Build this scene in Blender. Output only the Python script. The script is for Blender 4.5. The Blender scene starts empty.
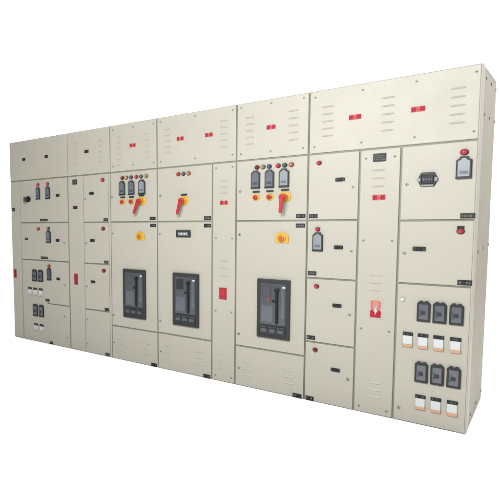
import bpy, bmesh, math, random
from mathutils import Vector, Matrix
random.seed(7)
sc = bpy.context.scene
COL = sc.collection
K = 1.2175                       # horizontal module of the line-up, metres per layout unit

# ------------------------------------------------------------------ camera
yaw, pitch, roll = 0.88415, -0.08615, -0.0416
fwd = Vector((-math.sin(yaw)*math.cos(pitch), math.cos(yaw)*math.cos(pitch), math.sin(pitch)))
rgt = Vector((math.cos(yaw), math.sin(yaw), 0)); upv = rgt.cross(fwd)
r2 = rgt*math.cos(roll) + upv*math.sin(roll); u2 = -rgt*math.sin(roll) + upv*math.cos(roll)
cd = bpy.data.cameras.new('camera'); cam = bpy.data.objects.new('camera', cd); COL.objects.link(cam)
cam.matrix_world = Matrix(((r2.x, u2.x, -fwd.x, 4.37336), (r2.y, u2.y, -fwd.y, -4.74065), (r2.z, u2.z, -fwd.z, 1.63305), (0, 0, 0, 1)))
cd.sensor_width = 36; cd.lens = 36*517.025/500
cd.shift_x = (250+59.779)/500; cd.shift_y = 3.866/500
cd.clip_end = 500; sc.camera = cam

# ------------------------------------------------------------------ light
w = bpy.data.worlds.new("World"); sc.world = w; w.use_nodes = True
nt = w.node_tree; nt.nodes.clear()
wo = nt.nodes.new('ShaderNodeOutputWorld'); bg = nt.nodes.new('ShaderNodeBackground')
tc = nt.nodes.new('ShaderNodeTexCoord'); sx = nt.nodes.new('ShaderNodeSeparateXYZ')
mr = nt.nodes.new('ShaderNodeMapRange'); mr.interpolation_type = 'SMOOTHSTEP'
mr.inputs['From Min'].default_value = -0.30; mr.inputs['From Max'].default_value = 0.05
mr.inputs['To Min'].default_value = 0.02; mr.inputs['To Max'].default_value = 1.85
nt.links.new(tc.outputs['Generated'], sx.inputs[0]); nt.links.new(sx.outputs['Y'], mr.inputs['Value'])
nt.links.new(mr.outputs[0], bg.inputs['Strength']); bg.inputs['Color'].default_value = (1, 1, 1, 1)
nt.links.new(bg.outputs[0], wo.inputs[0])

def area(name, loc, target, sx_, sy_, power, color=(1, 1, 1)):
    l = bpy.data.lights.new(name, 'AREA'); l.shape = 'RECTANGLE'; l.size = sx_; l.size_y = sy_
    l.energy = power; l.color = color
    o = bpy.data.objects.new(name, l); COL.objects.link(o); o.location = loc
    o.rotation_euler = (Vector(target)-Vector(loc)).to_track_quat('-Z', 'Y').to_euler()
    return o
area('key_softbox', (3.1, -3.7, 2.9), (2.8, 0.0, 1.0), 1.6, 0.8, 370, (0.97, 1.0, 0.99))
area('floor_fill_light', (2.8, -0.6, 4.4), (2.8, -0.7, 0), 9.0, 1.0, 37, (1.0, 0.985, 0.94))  # added unseen fill from above, lifts the floor to white
area('right_floor_fill_light', (6.6, 1.6, 3.6), (4.5, 0.6, 0.0), 1.6, 1.2, 115, (1.0, 0.99, 0.96))  # added unseen fill, clears the cabinet shadow from the floor at right

sc.view_settings.view_transform = 'Standard'; sc.view_settings.look = 'None'
sc.view_settings.exposure = 0; sc.view_settings.gamma = 1
sc.render.engine = 'CYCLES'

# ------------------------------------------------------------------ materials
def mat(name, rgb, rough=0.5, metal=0.0, var=0.0, bump=0.0, scale=30, coat=0.0, spec=0.5):
    m = bpy.data.materials.new(name); m.use_nodes = True; n = m.node_tree; b = n.nodes['Principled BSDF']
    b.inputs['Base Color'].default_value = (*rgb, 1); b.inputs['Roughness'].default_value = rough
    b.inputs['Metallic'].default_value = metal; b.inputs['Coat Weight'].default_value = coat
    b.inputs['Specular IOR Level'].default_value = spec
    tc = n.nodes.new('ShaderNodeTexCoord')
    if var:
        no = n.nodes.new('ShaderNodeTexNoise'); no.inputs['Scale'].default_value = 2.2; no.inputs['Detail'].default_value = 5
        n.links.new(tc.outputs['Object'], no.inputs['Vector'])
        rp = n.nodes.new('ShaderNodeMix'); rp.data_type = 'RGBA'
        rp.inputs['A'].default_value = (*[c*(1-var) for c in rgb], 1); rp.inputs['B'].default_value = (*[min(1, c*(1+var)) for c in rgb], 1)
        n.links.new(no.outputs['Fac'], rp.inputs['Factor']); n.links.new(rp.outputs['Result'], b.inputs['Base Color'])
        n2 = n.nodes.new('ShaderNodeTexNoise'); n2.inputs['Scale'].default_value = 6; n2.inputs['Detail'].default_value = 6
        m2 = n.nodes.new('ShaderNodeMapRange'); m2.inputs['To Min'].default_value = rough-0.08; m2.inputs['To Max'].default_value = rough+0.1
        n.links.new(tc.outputs['Object'], n2.inputs['Vector']); n.links.new(n2.outputs['Fac'], m2.inputs['Value']); n.links.new(m2.outputs[0], b.inputs['Roughness'])
    if bump:
        nb = n.nodes.new('ShaderNodeTexNoise'); nb.inputs['Scale'].default_value = scale; nb.inputs['Detail'].default_value = 3
        bp = n.nodes.new('ShaderNodeBump'); bp.inputs['Strength'].default_value = bump; bp.inputs['Distance'].default_value = 0.002
        n.links.new(tc.outputs['Object'], nb.inputs['Vector']); n.links.new(nb.outputs['Fac'], bp.inputs['Height']); n.links.new(bp.outputs[0], b.inputs['Normal'])
    return m
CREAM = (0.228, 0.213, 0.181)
M = {
 'cream': mat('cream_powder_coat', CREAM, 0.5, var=0.05, bump=0.25, scale=160, spec=0.3),
 'frame': mat('cream_seam_shade_tone', (0.115, 0.108, 0.08), 0.6, var=0.06, bump=0.2, scale=160),  # cream darkened in colour so gaps between doors look shaded
 'side': mat('cream_side_shade_tone', (0.150, 0.130, 0.093), 0.55, var=0.07, bump=0.25, scale=120),  # same cream paint, with the side's dimmer, warmer light put into the colour
 'black': mat('black_plastic', (0.005, 0.0052, 0.0055), 0.5, spec=0.2),
 'dark': mat('charcoal_plastic', (0.009, 0.0095, 0.0105), 0.5, spec=0.25),
 'bezel': mat('dark_grey_bezel', (0.012, 0.013, 0.014), 0.5, spec=0.25),
 'face': mat('smoked_grey_window', (0.024, 0.026, 0.031), 0.28, coat=0.15, var=0.2, spec=0.4),
 'glass': mat('lilac_grey_window', (0.066, 0.070, 0.090), 0.22, coat=0.2, var=0.2, spec=0.4),
 'smoke': mat('smoked_blue_window', (0.040, 0.043, 0.054), 0.25, coat=0.2, var=0.2, spec=0.4),
 'pale': mat('pale_grey_dial', (0.115, 0.128, 0.14), 0.35, spec=0.4),
 'red': mat('red_plastic', (0.24, 0.008, 0.012), 0.38, spec=0.35),
 'crimson': mat('red_enamel_plate', (0.19, 0.006, 0.016), 0.65, spec=0.15),
 'pink': mat('faded_pink_print', (0.27, 0.07, 0.07), 0.65, spec=0.15),
 'maroon': mat('dark_red_print', (0.12, 0.006, 0.012), 0.6, spec=0.2),
 'yellow': mat('yellow_plastic', (0.36, 0.19, 0.006), 0.35),
 'amber': mat('orange_plastic', (0.26, 0.065, 0.006), 0.35),
 'green': mat('green_lens', (0.008, 0.04, 0.022), 0.25, coat=0.4),
 'olive': mat('olive_yellow_lens', (0.15, 0.11, 0.015), 0.25, coat=0.4),
 'blue': mat('dark_blue_lens', (0.012, 0.02, 0.08), 0.25, coat=0.4),
 'white': mat('white_plastic', (0.29, 0.295, 0.295), 0.4),
 'offwhite': mat('off_white_surround', (0.235, 0.225, 0.18), 0.45),
 'peach': mat('peach_orange_strip', (0.285, 0.165, 0.10), 0.55, spec=0.2),
 'ink': mat('light_print', (0.065, 0.065, 0.065), 0.6, spec=0.2),
 'steel': mat('zinc_steel', (0.15, 0.145, 0.12), 0.5, metal=0.2, spec=0.3),
 'gasket': mat('grey_green_gasket', (0.14, 0.14, 0.11), 0.8),
 'blush': mat('pale_pink_print', (0.28, 0.12, 0.10), 0.65, spec=0.15),
 'floor': mat('white_studio_floor', (0.96, 0.96, 0.96), 0.9, var=0.005, spec=0.1),
}

# ------------------------------------------------------------------ mesh helpers
class MB:
    def __init__(s): s.bm = bmesh.new(); s.mats = []
    def mi(s, k):
        if k not in s.mats: s.mats.append(k)
        return s.mats.index(k)
    def tagf(s, before, k):
        i = s.mi(k)
        for f in s.bm.faces:
            if f not in before: f.material_index = i
    def box(s, x0, x1, y0, y1, z0, z1, k, bev=0.0, segs=1):
        bef = set(s.bm.faces)
        r = bmesh.ops.create_cube(s.bm, size=1.0)
        for v in r['verts']:
            v.co = Vector((x0+(v.co.x+.5)*(x1-x0), y0+(v.co.y+.5)*(y1-y0), z0+(v.co.z+.5)*(z1-z0)))
        if bev:
            es = list({e for v in r['verts'] for e in v.link_edges})
            bmesh.ops.bevel(s.bm, geom=es, offset=bev, segments=segs, affect='EDGES', profile=0.5)
        s.tagf(bef, k); return s
    def poly(s, pts, y0, y1, k, bev=0.0):
        # pts (x, z) counter-clockwise seen from the front (-y); y0 front, y1 back
        bef = set(s.bm.faces)
        vf = [s.bm.verts.new((x, y0, z)) for x, z in pts]; vb = [s.bm.verts.new((x, y1, z)) for x, z in pts]
        f = s.bm.faces.new(vf); s.bm.faces.new(list(reversed(vb)))
        n = len(pts)
        for i in range(n): s.bm.faces.new((vf[(i+1) % n], vf[i], vb[i], vb[(i+1) % n]))
        if bev: bmesh.ops.bevel(s.bm, geom=list(f.edges), offset=bev, segments=2, affect='EDGES', profile=0.5)
        s.tagf(bef, k); return s
    def cyl(s, x, z, y0, y1, r, k, n=20, r1=None, bev=0.0):
        # y0 is the front end, radius r1 there
        bef = set(s.bm.faces); r1 = r if r1 is None else r1
        pf = [s.bm.verts.new((x+r1*math.cos(2*math.pi*i/n), y0, z+r1*math.sin(2*math.pi*i/n))) for i in range(n)]
        pb = [s.bm.verts.new((x+r*math.cos(2*math.pi*i/n), y1, z+r*math.sin(2*math.pi*i/n))) for i in range(n)]
        f = s.bm.faces.new(pf); s.bm.faces.new(list(reversed(pb)))
        for i in range(n): s.bm.faces.new((pf[(i+1) % n], pf[i], pb[i], pb[(i+1) % n]))
        if bev: bmesh.ops.bevel(s.bm, geom=list(f.edges), offset=bev, segments=2, affect='EDGES', profile=0.5)
        s.tagf(bef, k); return s
    def dome(s, x, z, y0, r, h, k, n=16, m=5):
        bef = set(s.bm.faces); rings = []
        for j in range(m):
            a = j/m*math.pi/2
            rings.append([s.bm.verts.new((x+r*math.cos(a)*math.cos(2*math.pi*i/n), y0-h*math.sin(a), z+r*math.cos(a)*math.sin(2*math.pi*i/n))) for i in range(n)])
        top = s.bm.verts.new((x, y0-h, z))
        for j in range(m-1):
            for i in range(n): s.bm.faces.new((rings[j][i], rings[j][(i+1) % n], rings[j+1][(i+1) % n], rings[j+1][i]))
        for i in range(n): s.bm.faces.new((rings[-1][i], rings[-1][(i+1) % n], top))
        for f in s.bm.faces:
            if f not in bef: f.smooth = True
        s.tagf(bef, k); return s
    def louver(s, x, z, wd, k='cream', h=0.012, d=0.0065):
        # pressed-out louver: slopes out towards a lip that is open underneath
        bef = set(s.bm.faces); n = 10; a = []; b = []; c = []
        for i in range(n+1):
            t = i/n; e = min(1, min(t, 1-t)*5)**0.6
            px = x-wd/2+wd*t
            a.append(s.bm.verts.new((px, 0.0004, z+h*0.62*e))); b.append(s.bm.verts.new((px, 0.0004-d*e, z-h*0.30*e))); c.append(s.bm.verts.new((px, 0.0004, z-h*0.38*e)))
        for i in range(n):
            s.bm.faces.new((a[i], b[i], b[i+1], a[i+1])); s.bm.faces.new((b[i], c[i], c[i+1], b[i+1]))
        for f in s.bm.faces:
            if f not in bef: f.smooth = False
        s.tagf(bef, k); return s
    def marks(s, x0, x1, y, z0, z1, k='ink', rows=1, frac=0.8):
        # rows of small raised illegible characters
        hgt = (z1-z0)/rows
        for r_ in range(rows):
            zz0 = z0+hgt*(r_+0.2); zz1 = z0+hgt*(r_+0.8); x = x0
            while x < x1-0.002:
                cw = hgt*random.choice((0.28, 0.4, 0.5))
                if random.random() < frac: s.box(x, min(x+cw, x1), y-0.0006, y+0.0008, zz0, zz1, k)
                x += cw+hgt*0.2
        return s

WL = {}
def link(o, parent, c):
    COL.objects.link(o)
    if parent is not None:
        o.parent = parent; o.location = Vector(c)-WL[parent.name]
    else: o.location = c
    WL[o.name] = Vector(c)
def build(mb, name, parent=None, label=None):
    bm = mb.bm; lo = [min(v.co[i] for v in bm.verts) for i in range(3)]; hi = [max(v.co[i] for v in bm.verts) for i in range(3)]
    c = Vector([(lo[i]+hi[i])/2 for i in range(3)])
    for v in bm.verts: v.co -= c
    bmesh.ops.recalc_face_normals(bm, faces=bm.faces)
    me = bpy.data.meshes.new(name); bm.to_mesh(me); bm.free()
    for k in mb.mats: me.materials.append(M[k])
    o = bpy.data.objects.new(name, me); link(o, parent, c)
    if label: o['label'] = label
    return o

# ------------------------------------------------------------------ the setting
fl = MB().box(-60, 60, -60, 60, -0.3, 0, 'floor'); fo = build(fl, 'floor'); fo['kind'] = 'structure'

# ------------------------------------------------------------------ devices (x in layout units, z in metres)
def lamp(door, x, z, k, r=0.016, plate=False):
    x *= K; m = MB()
    if plate: m.box(x-0.017, x+0.017, -0.004, 0.001, z+0.014, z+0.034, 'black', 0.001)
    m.cyl(x, z, -0.006, 0.001, r*1.2, 'dark', 20, bev=0.001)
    m.cyl(x, z, -0.018, -0.0055, r*0.95, k, 20, bev=0.002)
    m.dome(x, z, -0.0178, r*0.85, 0.012, k)
    return build(m, 'indicator_lamp', door)
def outline(x, z0, z1, wd, neck, sh):
    h = wd/2
    n = neck*1.15
    return [(x-h, z0), (x+h, z0), (x+h, z1-sh), (x+n, z1-sh*0.25), (x+n, z1+sh*0.35), (x-n, z1+sh*0.35), (x-n, z1-sh*0.25), (x-h, z1-sh)]
def meter(door, x, z0, z1, wd, face='glass', rim=None):
    x *= K; m = MB(); sh = wd*0.24
    rim = rim or 'bezel'
    m.poly(outline(x, z0, z1, wd, wd*0.22, sh), -0.016, 0.001, rim, 0.003)
    t = wd*0.12
    m.poly(outline(x, z0+t*1.6, z1-t*1.3, wd-2*t, wd*0.12, sh*0.8), -0.0185, -0.0155, face, 0.001)
    m.box(x-wd*0.26, x+wd*0.26, -0.0205, -0.018, z0+(z1-z0)*0.22, z0+(z1-z0)*0.36, 'face' if face != 'pale' else 'glass', 0.0008)
    m.box(x-wd*0.5-0.0008, x+wd*0.5+0.0008, -0.0178, -0.0005, z0-0.001, z0+t*1.2, 'dark', 0.001)
    return build(m, 'meter', door)
def isolator(door, x, z0, z1, wd):
    # small breaker window with two shoulder lugs on top
    x *= K; h = wd/2; m = MB(); s1 = (z1-z0)*0.12
    pts = [(x-h, z0), (x+h, z0), (x+h, z1-s1), (x+h*0.72, z1-s1*0.45), (x+h*0.62, z1), (x+h*0.2, z1), (x+h*0.12, z1-s1*0.4),
           (x-h*0.12, z1-s1*0.4), (x-h*0.2, z1), (x-h*0.62, z1), (x-h*0.72, z1-s1*0.45), (x-h, z1-s1)]
    m.poly(pts, -0.014, 0.001, 'dark', 0.0015)
    t = wd*0.15
    m.box(x-h+t, x+h-t, -0.017, -0.013, z0+t*1.5, z1-s1-t*0.6, 'smoke', 0.002)
    m.box(x-h*0.35, x+h*0.3, -0.021, -0.0168, z0+(z1-z0)*0.34, z0+(z1-z0)*0.52, 'bezel', 0.001)
    m.box(x-h*0.55, x-h*0.3, -0.019, -0.0168, z0+(z1-z0)*0.25, z0+(z1-z0)*0.6, 'face', 0.001)
    return build(m, 'breaker_window', door)
def fuse(door, x, z, wd=0.053, h=0.086, base='peach'):
    # z: middle of the black name strip; the white holder hangs below it
    x *= K; m = MB()
    m.box(x-wd*0.46, x+wd*0.46, -0.010, 0.001, z-h, z-0.0125, 'white', 0.002)
    m.box(x-wd*0.5, x+wd*0.5, -0.014, 0.0005, z-h-0.006, z-h+0.014, base, 0.002)
    m.box(x-wd*0.5, x+wd*0.5, -0.006, 0.0008, z-0.0115, z+0.0115, 'black', 0.001)
    m.marks(x-wd*0.38, x+wd*0.38, -0.0062, z-0.007, z+0.007, 'ink', 1, 0.6)
    return build(m, 'fuse_holder', door)
def plate(door, x, z, wd=0.05, h=0.03, k='black', rows=1, ink='ink', name='nameplate', frac=0.8):
    x *= K; m = MB(); m.box(x-wd/2, x+wd/2, -0.0035, 0.001, z-h/2, z+h/2, k, 0.0008)
    m.marks(x-wd*0.40, x+wd*0.40, -0.0037, z-h*0.36, z+h*0.36, ink, rows, frac)
    return build(m, name, door)
def redtag(door, x, z, wd=0.062, h=0.036):
    # small red busbar tag with a pale middle
    x *= K; m = MB(); m.box(x-wd/2, x+wd/2, -0.0035, 0.001, z-h/2, z+h/2, 'pink', 0.0008)
    for s in (-1, 1):
        m.box(x+s*wd*0.31-wd*0.18, x+s*wd*0.31+wd*0.18, -0.0045, -0.003, z-h*0.40, z+h*0.40, 'crimson', 0.0005)
        m.box(x+s*wd*0.31-wd*0.05, x+s*wd*0.31+wd*0.04, -0.0052, -0.0044, z-h*0.12, z+h*0.2, 'maroon')
    m.box(x-wd*0.06, x+wd*0.06, -0.0045, -0.003, z-h*0.2, z+h*0.1, 'crimson')
    return build(m, 'warning_tag', door)
def latch(door, x, z, wd=0.052, h=0.03):
    x *= K; m = MB()
    m.box(x-wd*0.57, x+wd*0.57, -0.002, 0.001, z-h*0.68, z+h*0.68, 'offwhite', 0.0008)
    m.box(x-wd/2, x+wd/2, -0.010, -0.0015, z-h*0.45, z+h*0.45, 'dark', 0.003)
    m.box(x-wd*0.22, x+wd*0.22, -0.017, -0.0095, z-h*0.3, z+h*0.3, 'black', 0.003)
    return build(m, 'door_latch', door)
def lock(door, x, z, r=0.011):
    x *= K; m = MB(); m.cyl(x, z, -0.005, 0.001, r, 'steel', 18, bev=0.0015)
    m.box(x-r*0.18, x+r*0.18, -0.0056, -0.0045, z-r*0.6, z+r*0.6, 'black')
    return build(m, 'lock', door)
def screw(door, x, z, r=0.0058):
    x *= K; m = MB(); m.cyl(x, z, -0.0012, 0.001, r*1.45, 'steel', 16); m.dome(x, z, -0.0011, r, 0.004, 'steel', 12, 3)
    m.box(x-r*0.7, x+r*0.7, -0.0056, -0.0045, z-r*0.13, z+r*0.13, 'black')
    return build(m, 'screw', door)
def knob(door, x, z, r=0.024):
    # small changeover switch: yellow round plate, red knob, black name strip
    x *= K; m = MB()
    m.box(x-0.026, x+0.026, -0.003, 0.001, z+r*1.55, z+r*1.55+0.017, 'dark', 0.0006)
    m.cyl(x, z, -0.008, 0.001, r*1.2, 'yellow', 28, bev=0.002)
    m.cyl(x, z, -0.022, -0.0055, r*0.82, 'amber', 24, bev=0.002)
    m.cyl(x, z, -0.036, -0.0215, r*0.62, 'red', 20, bev=0.003)
    m.box(x-r*0.16, x+r*0.16, -0.046, -0.0355, z-r*0.6, z+r*0.6, 'red', 0.002)
    return build(m, 'selector_switch', door)
def handle(door, x, z, ang=12, ln=0.115):
    # big rotary handle: yellow plate with a long red lever hanging down
    x *= K; m = MB()
    m.box(x-0.028, x+0.028, -0.003, 0.001, z+0.046, z+0.063, 'dark', 0.0006)
    m.cyl(x, z, -0.010, 0.001, 0.043, 'yellow', 32, bev=0.003)
    m.cyl(x, z, -0.045, -0.0075, 0.027, 'yellow', 24, bev=0.003)
    m.cyl(x, z, -0.072, -0.0445, 0.025, 'red', 24, bev=0.004)
    a = math.radians(ang); d = Vector((-math.sin(a), -math.cos(a))); n = Vector((d.y, -d.x)); w0, w1 = 0.0135, 0.0105
    p = Vector((x, z)); q = p+d*ln
    pts = [p+n*w0, q+n*w1, q+d*0.012+n*w1*0.4, q+d*0.012-n*w1*0.4, q-n*w1, p-n*w0]
    area2 = sum(pts[i].x*pts[(i+1) % 6].y-pts[(i+1) % 6].x*pts[i].y for i in range(6))
    if area2 < 0: pts.reverse()
    m.poly([(v.x, v.y) for v in pts], -0.088, -0.066, 'red', 0.004)
    return build(m, 'rotary_handle', door)
def dial(door, x, z, r=0.043):
    # yellow round-topped rotary plate with an orange knob
    x *= K; m = MB(); pts = [(x-r, z-r*0.85), (x+r, z-r*0.85)]
    pts += [(x+r*math.cos(t), z+r*math.sin(t)) for t in [math.pi*i/12 for i in range(13)]]
    m.poly(pts, -0.012, 0.001, 'yellow', 0.003)
    m.cyl(x, z-0.002, -0.028, -0.0115, r*0.62, 'yellow', 28, bev=0.003)
    m.cyl(x, z-0.002, -0.044, -0.0275, r*0.45, 'amber', 24, bev=0.003)
    m.box(x-r*0.12, x+r*0.12, -0.054, -0.0435, z-r*0.5, z+r*0.42, 'amber', 0.003)
    return build(m, 'emergency_rotary_knob', door)
def acb(cab, x, z, wd, h, red=False, button=False):
    # air circuit breaker behind a bezel; x, z = lower left corner
    x *= K; m = MB(); t = 0.026
    m.box(x, x+wd, -0.022, 0.002, z, z+h, 'bezel', 0.004, 2)
    bz = build(m, 'circuit_breaker', cab)
    zs = z+h*0.235
    m = MB(); m.box(x+t, x+wd-t, -0.027, -0.021, zs, z+h-t*1.25, 'face', 0.003)
    m.box(x+t*1.4, x+wd*0.52, -0.030, -0.0265, zs+0.022, z+h*0.56, 'smoke', 0.002)
    m.box(x+wd*0.74, x+wd-t*1.25, -0.030, -0.0265, zs+0.06, z+h-t*1.9, 'smoke', 0.002)
    m.box(x+t*1.6, x+wd*0.44, -0.029, -0.0265, z+h*0.70, z+h-t*2.1, 'dark' if button else 'face', 0.002)
    build(m, 'front_plate', bz)
    m = MB(); hx = x+wd*0.63
    m.box(hx-0.009, hx+0.009, -0.044, -0.026, zs+0.012, z+h-t*3.0, 'black', 0.004)
    m.cyl(hx, z+h-t*3.2, -0.052, -0.026, 0.015, 'black', 20, bev=0.003)
    m.box(hx-0.034, hx-0.004, -0.036, -0.0262, z+h*0.62, z+h*0.66, 'black', 0.002)
    build(m, 'charging_handle', bz)
    m = MB(); m.box(x+t*0.9, x+wd-t*0.9, -0.026, -0.0215, z+t*0.8, zs-0.012, 'dark', 0.003)
    for i in range(3):
        bx = x+t*1.25+i*(wd-2.5*t)*0.355
        m.box(bx, bx+(wd-2.5*t)*0.26, -0.032, -0.0255, z+h*0.10, z+h*0.165, 'face', 0.002)
        m.marks(bx, bx+(wd-2.5*t)*0.26, -0.0262, z+h*0.18, z+h*0.205, 'ink', 1, 0.7)
    build(m, 'control_strip', bz)
    if red:
        m = MB(); m.cyl(x+wd*0.36, z+h*0.665, -0.034, -0.0265, 0.010, 'red', 18, bev=0.002); build(m, 'trip_button', bz)
    m = MB(); m.box(x+wd*0.79, x+wd*0.88, -0.0325, -0.0295, z+h*0.865, z+h*0.895, 'white', 0.001); build(m, 'rating_sticker', bz)
    return bz

# ------------------------------------------------------------------ panels
G = 0.0062
def panel(cab, name, x0, x1, z0, z1, louvers=(), pts=None, label=None, lw=0.07, gap=None):
    m = MB(); gz = G
    if gap is None: gap = 0.0025 if x1 < 1.131 else 0.0052
    if pts is None:
        m.box(x0*K+gap, x1*K-gap, 0.0, 0.020, z0+gz, z1-gz, 'cream', 0.003, 2)
    else: m.poly(pts, 0.0, 0.020, 'cream', 0.003)
    for (lx, lz0, lz1, n) in louvers:
        for i in range(n): m.louver(lx*K, lz0+(lz1-lz0)*i/(n-1), lw)
    return build(m, name, cab, label)
DEPTH = 0.93
def cabinet(x0, x1, label):
    e = bpy.data.objects.new('switchgear_cabinet', None); e.empty_display_size = 0.3
    link(e, None, ((x0+x1)/2*K, DEPTH/2, 0))
    e['label'] = label; e['category'] = 'electrical cabinet'; e['group'] = 'cream switchgear cabinets bolted in one row'
    m = MB(); m.box(x0*K+0.0004, x1*K-0.0004, 0.011, DEPTH, 0.0, 2.4, 'frame', 0.0015, 1)
    build(m, 'body', e)
    return e
ZD, Z1, Z2, Z3 = 1.931, 1.428, 0.986, 0.484       # joint heights
TOP = 2.402
def corner_screws(p, x0, x1, z0, z1, mids=()):
    for x in (x0, x1)+tuple(mids):
        for z in (z0, z1): screw(p, x, z)

# ---- cabinet 1 : far left
c1 = cabinet(0.0, 0.702, 'cream cabinet at the far left end, with a black selector knob')
p = panel(c1, 'top_cover', 0.0, 0.702, ZD, TOP, [])
for x in (0.188, 0.464): plate(p, x, 2.18, 0.045, 0.032, 'black', 1, 'maroon', 'warning_tag')  # red tags coloured black, the dim light at this end painted in
p = panel(c1, 'side_cover', 0.0, 0.124, 0.0, ZD, gap=0.003)
plate(p, 0.036, 1.59, 0.045, 0.04)
redp = MB(); redp.box(0.018*K, 0.05*K, -0.0035, 0.001, 0.75, 0.855, 'maroon', 0.001); redp.marks(0.022*K, 0.046*K, -0.0037, 0.765, 0.84, 'crimson', 3); build(redp, 'danger_sign', p)
d = panel(c1, 'door', 0.124, 0.695, Z1, ZD)
m = MB(); m.cyl(0.232*K, 1.706, -0.012, 0.001, 0.036, 'black', 24, bev=0.003); m.cyl(0.232*K, 1.706, -0.05, -0.0115, 0.022, 'dark', 20, bev=0.003)
m.box(0.232*K-0.008, 0.232*K+0.008, -0.085, -0.048, 1.676, 1.736, 'face', 0.004); build(m, 'selector_switch', d)
meter(d, 0.357, 1.70, 1.835, 0.055); meter(d, 0.474, 1.70, 1.835, 0.062)
lamp(d, 0.358, 1.868, 'red'); lamp(d, 0.475, 1.868, 'red')
latch(d, 0.588, 1.733, 0.05, 0.034); plate(d, 0.417, 1.458, 0.11, 0.028)
d = panel(c1, 'door', 0.124, 0.695, Z2, Z1)
plate(d, 0.193, 1.236, 0.048, 0.026); lamp(d, 0.350, 1.355, 'red'); meter(d, 0.470, 1.198, 1.332, 0.062); lamp(d, 0.472, 1.362, 'green')
latch(d, 0.576, 1.226, 0.05, 0.034); plate(d, 0.412, 1.018, 0.10, 0.028); lock(d, 0.648, 1.20, 0.009)
g = G
Lp = [(0.124*K+g, g), (0.436*K, g), (0.436*K, Z3+g), (0.695*K-g, Z3+g), (0.695*K-g, Z2-g), (0.124*K+g, Z2-g)]
d = panel(c1, 'door', 0, 0, 0, 0, pts=Lp, label='L-shaped door with rows of small black breaker windows')
for zz0, zz1 in ((0.732, 0.872), (0.311, 0.455)):
    for x in (0.289, 0.363): isolator(d, x, zz0, zz1, 0.072)
meter(d, 0.468, 0.762, 0.897, 0.058, 'face'); lamp(d, 0.469, 0.925, 'red')
latch(d, 0.574, 0.785, 0.05, 0.034)
for x in (0.223, 0.290, 0.359): fuse(d, x, 0.640, 0.058, 0.075, 'offwhite')
for x in (0.292, 0.360): fuse(d, x, 0.208, 0.058, 0.07, 'offwhite')
plate(d, 0.438, 0.520, 0.06, 0.03); lock(d, 0.648, 0.72, 0.009)
d = panel(c1, 'door', 0.434, 0.695, 0.0, Z3); lock(d, 0.635, 0.36, 0.011); plate(d, 0.475, 0.022, 0.05, 0.028); lock(d, 0.66, 0.12, 0.008)

# ---- cabinet 2
c2 = cabinet(0.702, 1.130, 'narrow cream electrical cabinet with four small doors, second from the left end')
p = panel(c2, 'top_cover', 0.702, 1.130, ZD, TOP, [(0.789, 2.07, 2.283, 5), (1.041, 2.053, 2.266, 5)], lw=0.05)
plate(p, 0.904, 2.177, 0.05, 0.032, 'black', 1, 'maroon', 'warning_tag')  # red tag again, coloured black for the dim light
p = panel(c2, 'cable_alley_cover', 0.702, 0.862, 0.0, ZD, gap=0.002)
plate(p, 0.776, 1.866, 0.06, 0.055, 'dark', 2); plate(p, 0.776, 1.59, 0.056, 0.032, 'black', 1, 'maroon')
m = MB(); m.box(0.752*K, 0.790*K, -0.0035, 0.001, 0.74, 0.862, 'crimson', 0.001); m.marks(0.756*K, 0.786*K, -0.0037, 0.75, 0.85, 'maroon', 3); build(m, 'danger_sign', p)
for z, zl in ((1.675, 1.733), (1.203, 1.234), (0.733, 0.790), (0.369, None)):
    zb = {1.675: Z1, 1.203: Z2, 0.733: Z3, 0.369: 0.0}[z]; zt = {1.675: ZD, 1.203: Z1, 0.733: Z2, 0.369: Z3}[z]
    d = panel(c2, 'door', 0.862, 1.112, zb, zt)
    lock(d, 0.884, z, 0.010)
    if zl: latch(d, 0.951, zl, 0.056, 0.032); lamp(d, 1.060, {1.675: 1.865, 1.203: 1.360, 0.733: 0.918}[z], 'red' if z > 1.5 else 'maroon', 0.017)
    else: lock(d, 0.884, 0.10, 0.008)
    plate(d, 1.083, zb+0.025, 0.05, 0.03)
panel(c2, 'corner_strip', 1.112, 1.130, 0.0, ZD, gap=0.001)

# ---- cabinet 3 : first breaker
c3 = cabinet(1.130, 1.541, 'cream cabinet with the leftmost of the three large breaker windows')
p = panel(c3, 'top_cover', 1.130, 1.541, ZD, TOP, [(1.219, 2.0, 2.278, 6), (1.463, 2.042, 2.268, 5)], lw=0.065)
redtag(p, 1.338, 2.178); corner_screws(p, 1.160, 1.515, 1.99, 2.355, (1.340,))
d = panel(c3, 'door', 1.130, 1.541, Z1, ZD)
for x, f in ((1.243, 'glass'), (1.325, 'glass'), (1.416, 'pale')): meter(d, x, 1.698, 1.832, 0.064 if f == 'glass' else 0.07, f)
for x, k in zip((1.246, 1.283, 1.324, 1.370, 1.410, 1.452), ('maroon', 'olive', 'blue', 'red', 'green', 'olive')): lamp(d, x, 1.868, k, 0.0155)
knob(d, 1.245, 1.630); knob(d, 1.325, 1.630); handle(d, 1.412, 1.630, 20)
lock(d, 1.148, 1.683); plate(d, 1.504, 1.460, 0.058, 0.03)
d = panel(c3, 'door', 1.130, 1.541, 0.349, Z1)
dial(d, 1.400, 1.288); plate(d, 1.507, 1.392, 0.058, 0.03); lock(d, 1.148, 1.31, 0.009); lock(d, 1.148, 0.46, 0.010)
acb(c3, 1.247, 0.462, 0.241, 0.492)
d = panel(c3, 'vent_cover', 1.130, 1.541, 0.0, 0.349, [(1.212, 0.10, 0.215, 3), (1.448, 0.11, 0.222, 3)], lw=0.085)
plate(d, 1.507, 0.022, 0.062, 0.032); lock(d, 1.15, 0.17, 0.009)

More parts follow.
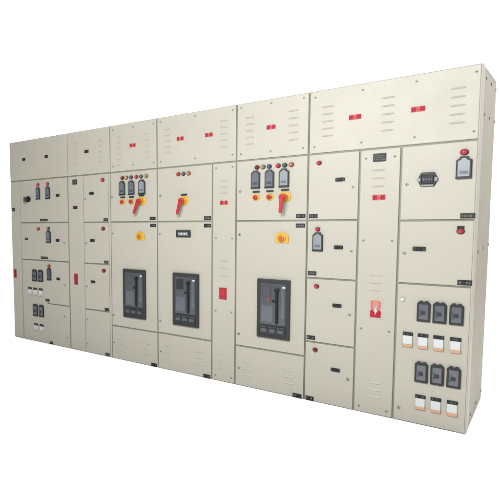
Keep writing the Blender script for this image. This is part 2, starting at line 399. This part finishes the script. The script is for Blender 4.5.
# ---- cabinet 4 : second breaker + cable alley
c4 = cabinet(1.541, 2.114, 'cream cabinet with a small black display above its large breaker window')
p = panel(c4, 'top_cover', 1.541, 2.114, ZD, TOP, [(1.627, 2.067, 2.28, 5), (2.030, 2.064, 2.284, 5)], lw=0.07)
redtag(p, 1.723, 2.181); redtag(p, 1.930, 2.181); corner_screws(p, 1.570, 2.088, 1.99, 2.36, (1.832,))
d = panel(c4, 'door', 1.541, 1.955, Z1, ZD)
for x, k in zip((1.710, 1.748, 1.787), ('red', 'green', 'amber')): lamp(d, x, 1.861, k, 0.0155)
handle(d, 1.752, 1.618, 14); lock(d, 1.567, 1.673); plate(d, 1.922, 1.457, 0.06, 0.032)
d = panel(c4, 'door', 1.541, 1.955, 0.353, Z1)
m = MB(); x = 1.748*K; m.box(x-0.066, x+0.066, -0.014, 0.001, 1.283, 1.349, 'dark', 0.005, 2); m.box(x-0.047, x+0.047, -0.0165, -0.0135, 1.298, 1.334, 'glass', 0.002)
m.marks(x-0.04, x+0.04, -0.0166, 1.303, 1.329, 'white', 1, 1.0); build(m, 'digital_display', d)
plate(d, 1.922, 1.390, 0.06, 0.032); lock(d, 1.562, 0.469); lock(d, 1.562, 1.31, 0.008)
acb(c4, 1.669, 0.457, 0.239, 0.494, button=True)
d = panel(c4, 'vent_cover', 1.541, 1.955, 0.0, 0.353, [(1.625, 0.11, 0.235, 3), (1.868, 0.12, 0.235, 3)], lw=0.085)
plate(d, 1.920, 0.022, 0.062, 0.032); lock(d, 1.565, 0.17, 0.009)
p = panel(c4, 'cable_alley_cover', 1.955, 2.114, 0.0, ZD, [(2.034, 1.67, 1.776, 3), (2.036, 0.95, 1.084, 3), (2.030, 0.125, 0.25, 3)], lw=0.075)
redtag(p, 2.034, 1.587, 0.06, 0.036)
m = MB(); m.box(2.006*K, 2.056*K, -0.0035, 0.001, 0.742, 0.846, 'crimson', 0.001); m.box(2.014*K, 2.048*K, -0.0042, -0.003, 0.752, 0.836, 'red', 0.0005); m.marks(2.018*K, 2.044*K, -0.0044, 0.757, 0.832, 'maroon', 3); build(m, 'danger_sign', p)
for z in (1.887, 1.279, 0.636, 0.05): screw(p, 1.981, z); screw(p, 2.089, z)

# ---- cabinet 5 : third breaker
c5 = cabinet(2.114, 2.535, 'cream electrical cabinet with the rightmost large breaker window under a yellow rotary knob')
p = panel(c5, 'top_cover', 2.114, 2.535, ZD, TOP, [(2.196, 2.063, 2.276, 5), (2.450, 2.058, 2.279, 5)], lw=0.075)
redtag(p, 2.324, 2.177); corner_screws(p, 2.142, 2.505, 1.986, 2.365, (2.323,))
d = panel(c5, 'door', 2.114, 2.535, Z1, ZD)
for x, f in ((2.237, 'glass'), (2.320, 'glass'), (2.404, 'pale')): meter(d, x, 1.695, 1.835, 0.066 if f == 'glass' else 0.07, f)
for x, k in zip((2.244, 2.280, 2.317, 2.369, 2.406, 2.443), ('maroon', 'olive', 'blue', 'red', 'green', 'amber')): lamp(d, x, 1.866, k, 0.0155)
knob(d, 2.240, 1.622); knob(d, 2.322, 1.622); handle(d, 2.410, 1.618, 4)
lock(d, 2.139, 1.676); plate(d, 2.499, 1.463, 0.062, 0.032)
d = panel(c5, 'door', 2.114, 2.535, 0.353, Z1)
dial(d, 2.398, 1.290, 0.046); plate(d, 2.499, 1.389, 0.062, 0.032); lock(d, 2.139, 1.313); lock(d, 2.137, 0.457)
acb(c5, 2.257, 0.462, 0.236, 0.489, red=True)
d = panel(c5, 'vent_cover', 2.114, 2.535, 0.0, 0.353, [(2.193, 0.105, 0.218, 3), (2.445, 0.11, 0.216, 3)], lw=0.085)
plate(d, 2.497, 0.022, 0.062, 0.032); lock(d, 2.142, 0.157, 0.010)

# ---- cabinet 6 : right end
XR = 3.281
c6 = cabinet(2.535, XR, 'widest cream electrical cabinet at the right end with its shade-toned side showing')
p = panel(c6, 'top_cover', 2.535, XR, ZD, TOP, [(2.630, 2.058, 2.272, 5), (2.912, 2.050, 2.273, 5), (3.196, 2.048, 2.267, 5)], lw=0.08)
redtag(p, 2.764, 2.170, 0.07, 0.036); redtag(p, 3.041, 2.168, 0.07, 0.036); corner_screws(p, 2.565, 3.260, 1.984, 2.352, (2.797, 3.030))
XH = 2.793
for i, (zb, zt) in enumerate(((Z1, ZD), (Z2-0.004, Z1), (Z3-0.006, Z2-0.004), (0.0, Z3-0.006))):
    d = panel(c6, 'door', 2.535, XH, zb, zt)
    plate(d, 2.567, (1.461, 1.019, 0.512, 0.023)[i], 0.055, 0.032)
    latch(d, 2.700, (1.729, 1.226, 0.784, 0.287)[i], 0.056, 0.032)
    lock(d, 2.763, (1.668, 1.199, 0.722, 0.231)[i], 0.011 if i == 3 else 0.008)
    lamp(d, 2.592, (1.862, 1.361, 0.920, 0.420)[i], ('red', 'red', 'red', 'maroon')[i], 0.0140)
    if i == 1: meter(d, 2.594, 1.194, 1.332, 0.066, 'pale')
p = panel(c6, 'cable_alley_cover', XH, 2.978, 0.0, ZD, [(2.880, 1.665, 1.779, 3), (2.882, 0.923, 1.031, 3), (2.889, 0.136, 0.24, 3)], lw=0.08)
plate(p, 2.883, 1.867, 0.072, 0.058, 'black', 3, name='rating_plate'); redtag(p, 2.885, 1.587, 0.07, 0.038)
for z in (1.866, 1.280, 0.632, 0.046): screw(p, 2.820, z); screw(p, 2.950, z)
m = MB(); x = 2.886*K; z = 0.788     # danger sign: pink field, red flanks, white bolt
m.box(x-0.036, x+0.036, -0.003, 0.001, z-0.075, z+0.075, 'offwhite', 0.001)
m.box(x-0.028, x+0.028, -0.0042, -0.0025, z-0.062, z+0.062, 'blush', 0.001)
m.poly([(x-0.029, z-0.064), (x+0.029, z-0.064), (x+0.031, z-0.02), (x+0.018, z-0.005), (x, z-0.034), (x-0.018, z-0.005), (x-0.031, z-0.02)], -0.0052, -0.004, 'crimson')
for s in (-1, 1): m.box(x+s*0.022-0.006, x+s*0.022+0.006, -0.0051, -0.0039, z+0.0, z+0.055, 'pink')
m.poly([(x-0.004, z-0.05), (x+0.012, z-0.01), (x+0.002, z-0.012), (x+0.008, z+0.03), (x-0.011, z-0.02), (x-0.001, z-0.018)], -0.006, -0.005, 'white')
build(m, 'danger_sign', p)
d = panel(c6, 'door', 2.978, XR, Z1-0.006, ZD)
m = MB(); x = 3.091*K; z = 1.696
m.poly([(x-0.032, z-0.047), (x+0.032, z-0.047), (x+0.052, z), (x+0.032, z+0.047), (x-0.032, z+0.047), (x-0.052, z)], -0.014, 0.001, 'bezel', 0.004)
m.box(x-0.030, x+0.030, -0.018, -0.0135, z-0.030, z+0.030, 'black', 0.003)
m.box(x-0.049, x-0.034, -0.0165, -0.0135, z-0.012, z+0.012, 'pale', 0.002); m.box(x+0.034, x+0.049, -0.0165, -0.0135, z-0.012, z+0.012, 'pale', 0.002)
m.box(x-0.03, x+0.03, -0.0175, -0.0132, z-0.044, z-0.034, 'pale', 0.001); m.marks(x-0.024, x+0.024, -0.0181, z-0.012, z+0.014, 'face', 1); build(m, 'power_meter', d)
meter(d, 3.230, 1.690, 1.826, 0.072, 'pale', 'dark'); lamp(d, 3.229, 1.858, 'red', 0.0175)
lock(d, 3.005, 1.669, 0.009); plate(d, 3.252, 1.450, 0.068, 0.034)
d = panel(c6, 'door', 2.978, XR, Z2, Z1-0.006)
lamp(d, 3.228, 1.350, 'red', 0.0165, True); latch(d, 3.067, 1.229, 0.066, 0.034); lock(d, 3.004, 1.196, 0.009); plate(d, 3.252, 1.015, 0.068, 0.034)
d = panel(c6, 'door', 2.978, XR, 0.0, Z2, label='tall lower door with two rows of black breaker windows over white fuse holders')
m = MB(); m.cyl(3.005*K, 0.873, -0.012, 0.001, 0.012, 'white', 18, bev=0.003); build(m, 'door_glint', d)  # white disc modelled in place of a bright glint on the door
for zz0, zz1 in ((0.731, 0.874), (0.305, 0.450)):
    for x in (3.096, 3.161, 3.227): isolator(d, x, zz0, zz1, 0.067)
for x in (3.033, 3.097, 3.161, 3.228): fuse(d, x, 0.634)
for x in (3.096, 3.160, 3.226): fuse(d, x, 0.203)
lock(d, 3.004, 0.094, 0.010)
# right side of the end cabinet
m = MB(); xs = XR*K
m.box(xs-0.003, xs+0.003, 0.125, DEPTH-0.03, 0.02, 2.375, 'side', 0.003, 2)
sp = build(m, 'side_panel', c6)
m = MB(); m.box(xs-0.0055, xs+0.0035, 0.0, 0.12, 0.003, 2.399, 'cream', 0.004, 3); build(m, 'corner_post', c6)
for y in (0.20, 0.52, 0.86):
    for z in (0.08, 1.2, 2.1, 2.33):
        m = MB(); m.cyl(0, 0, -0.0035, 0.001, 0.011, 'steel', 16, bev=0.001)
        for v in m.bm.verts: v.co = Vector((xs+0.003-v.co.y, y+v.co.x, z+v.co.z))
        build(m, 'screw', sp)
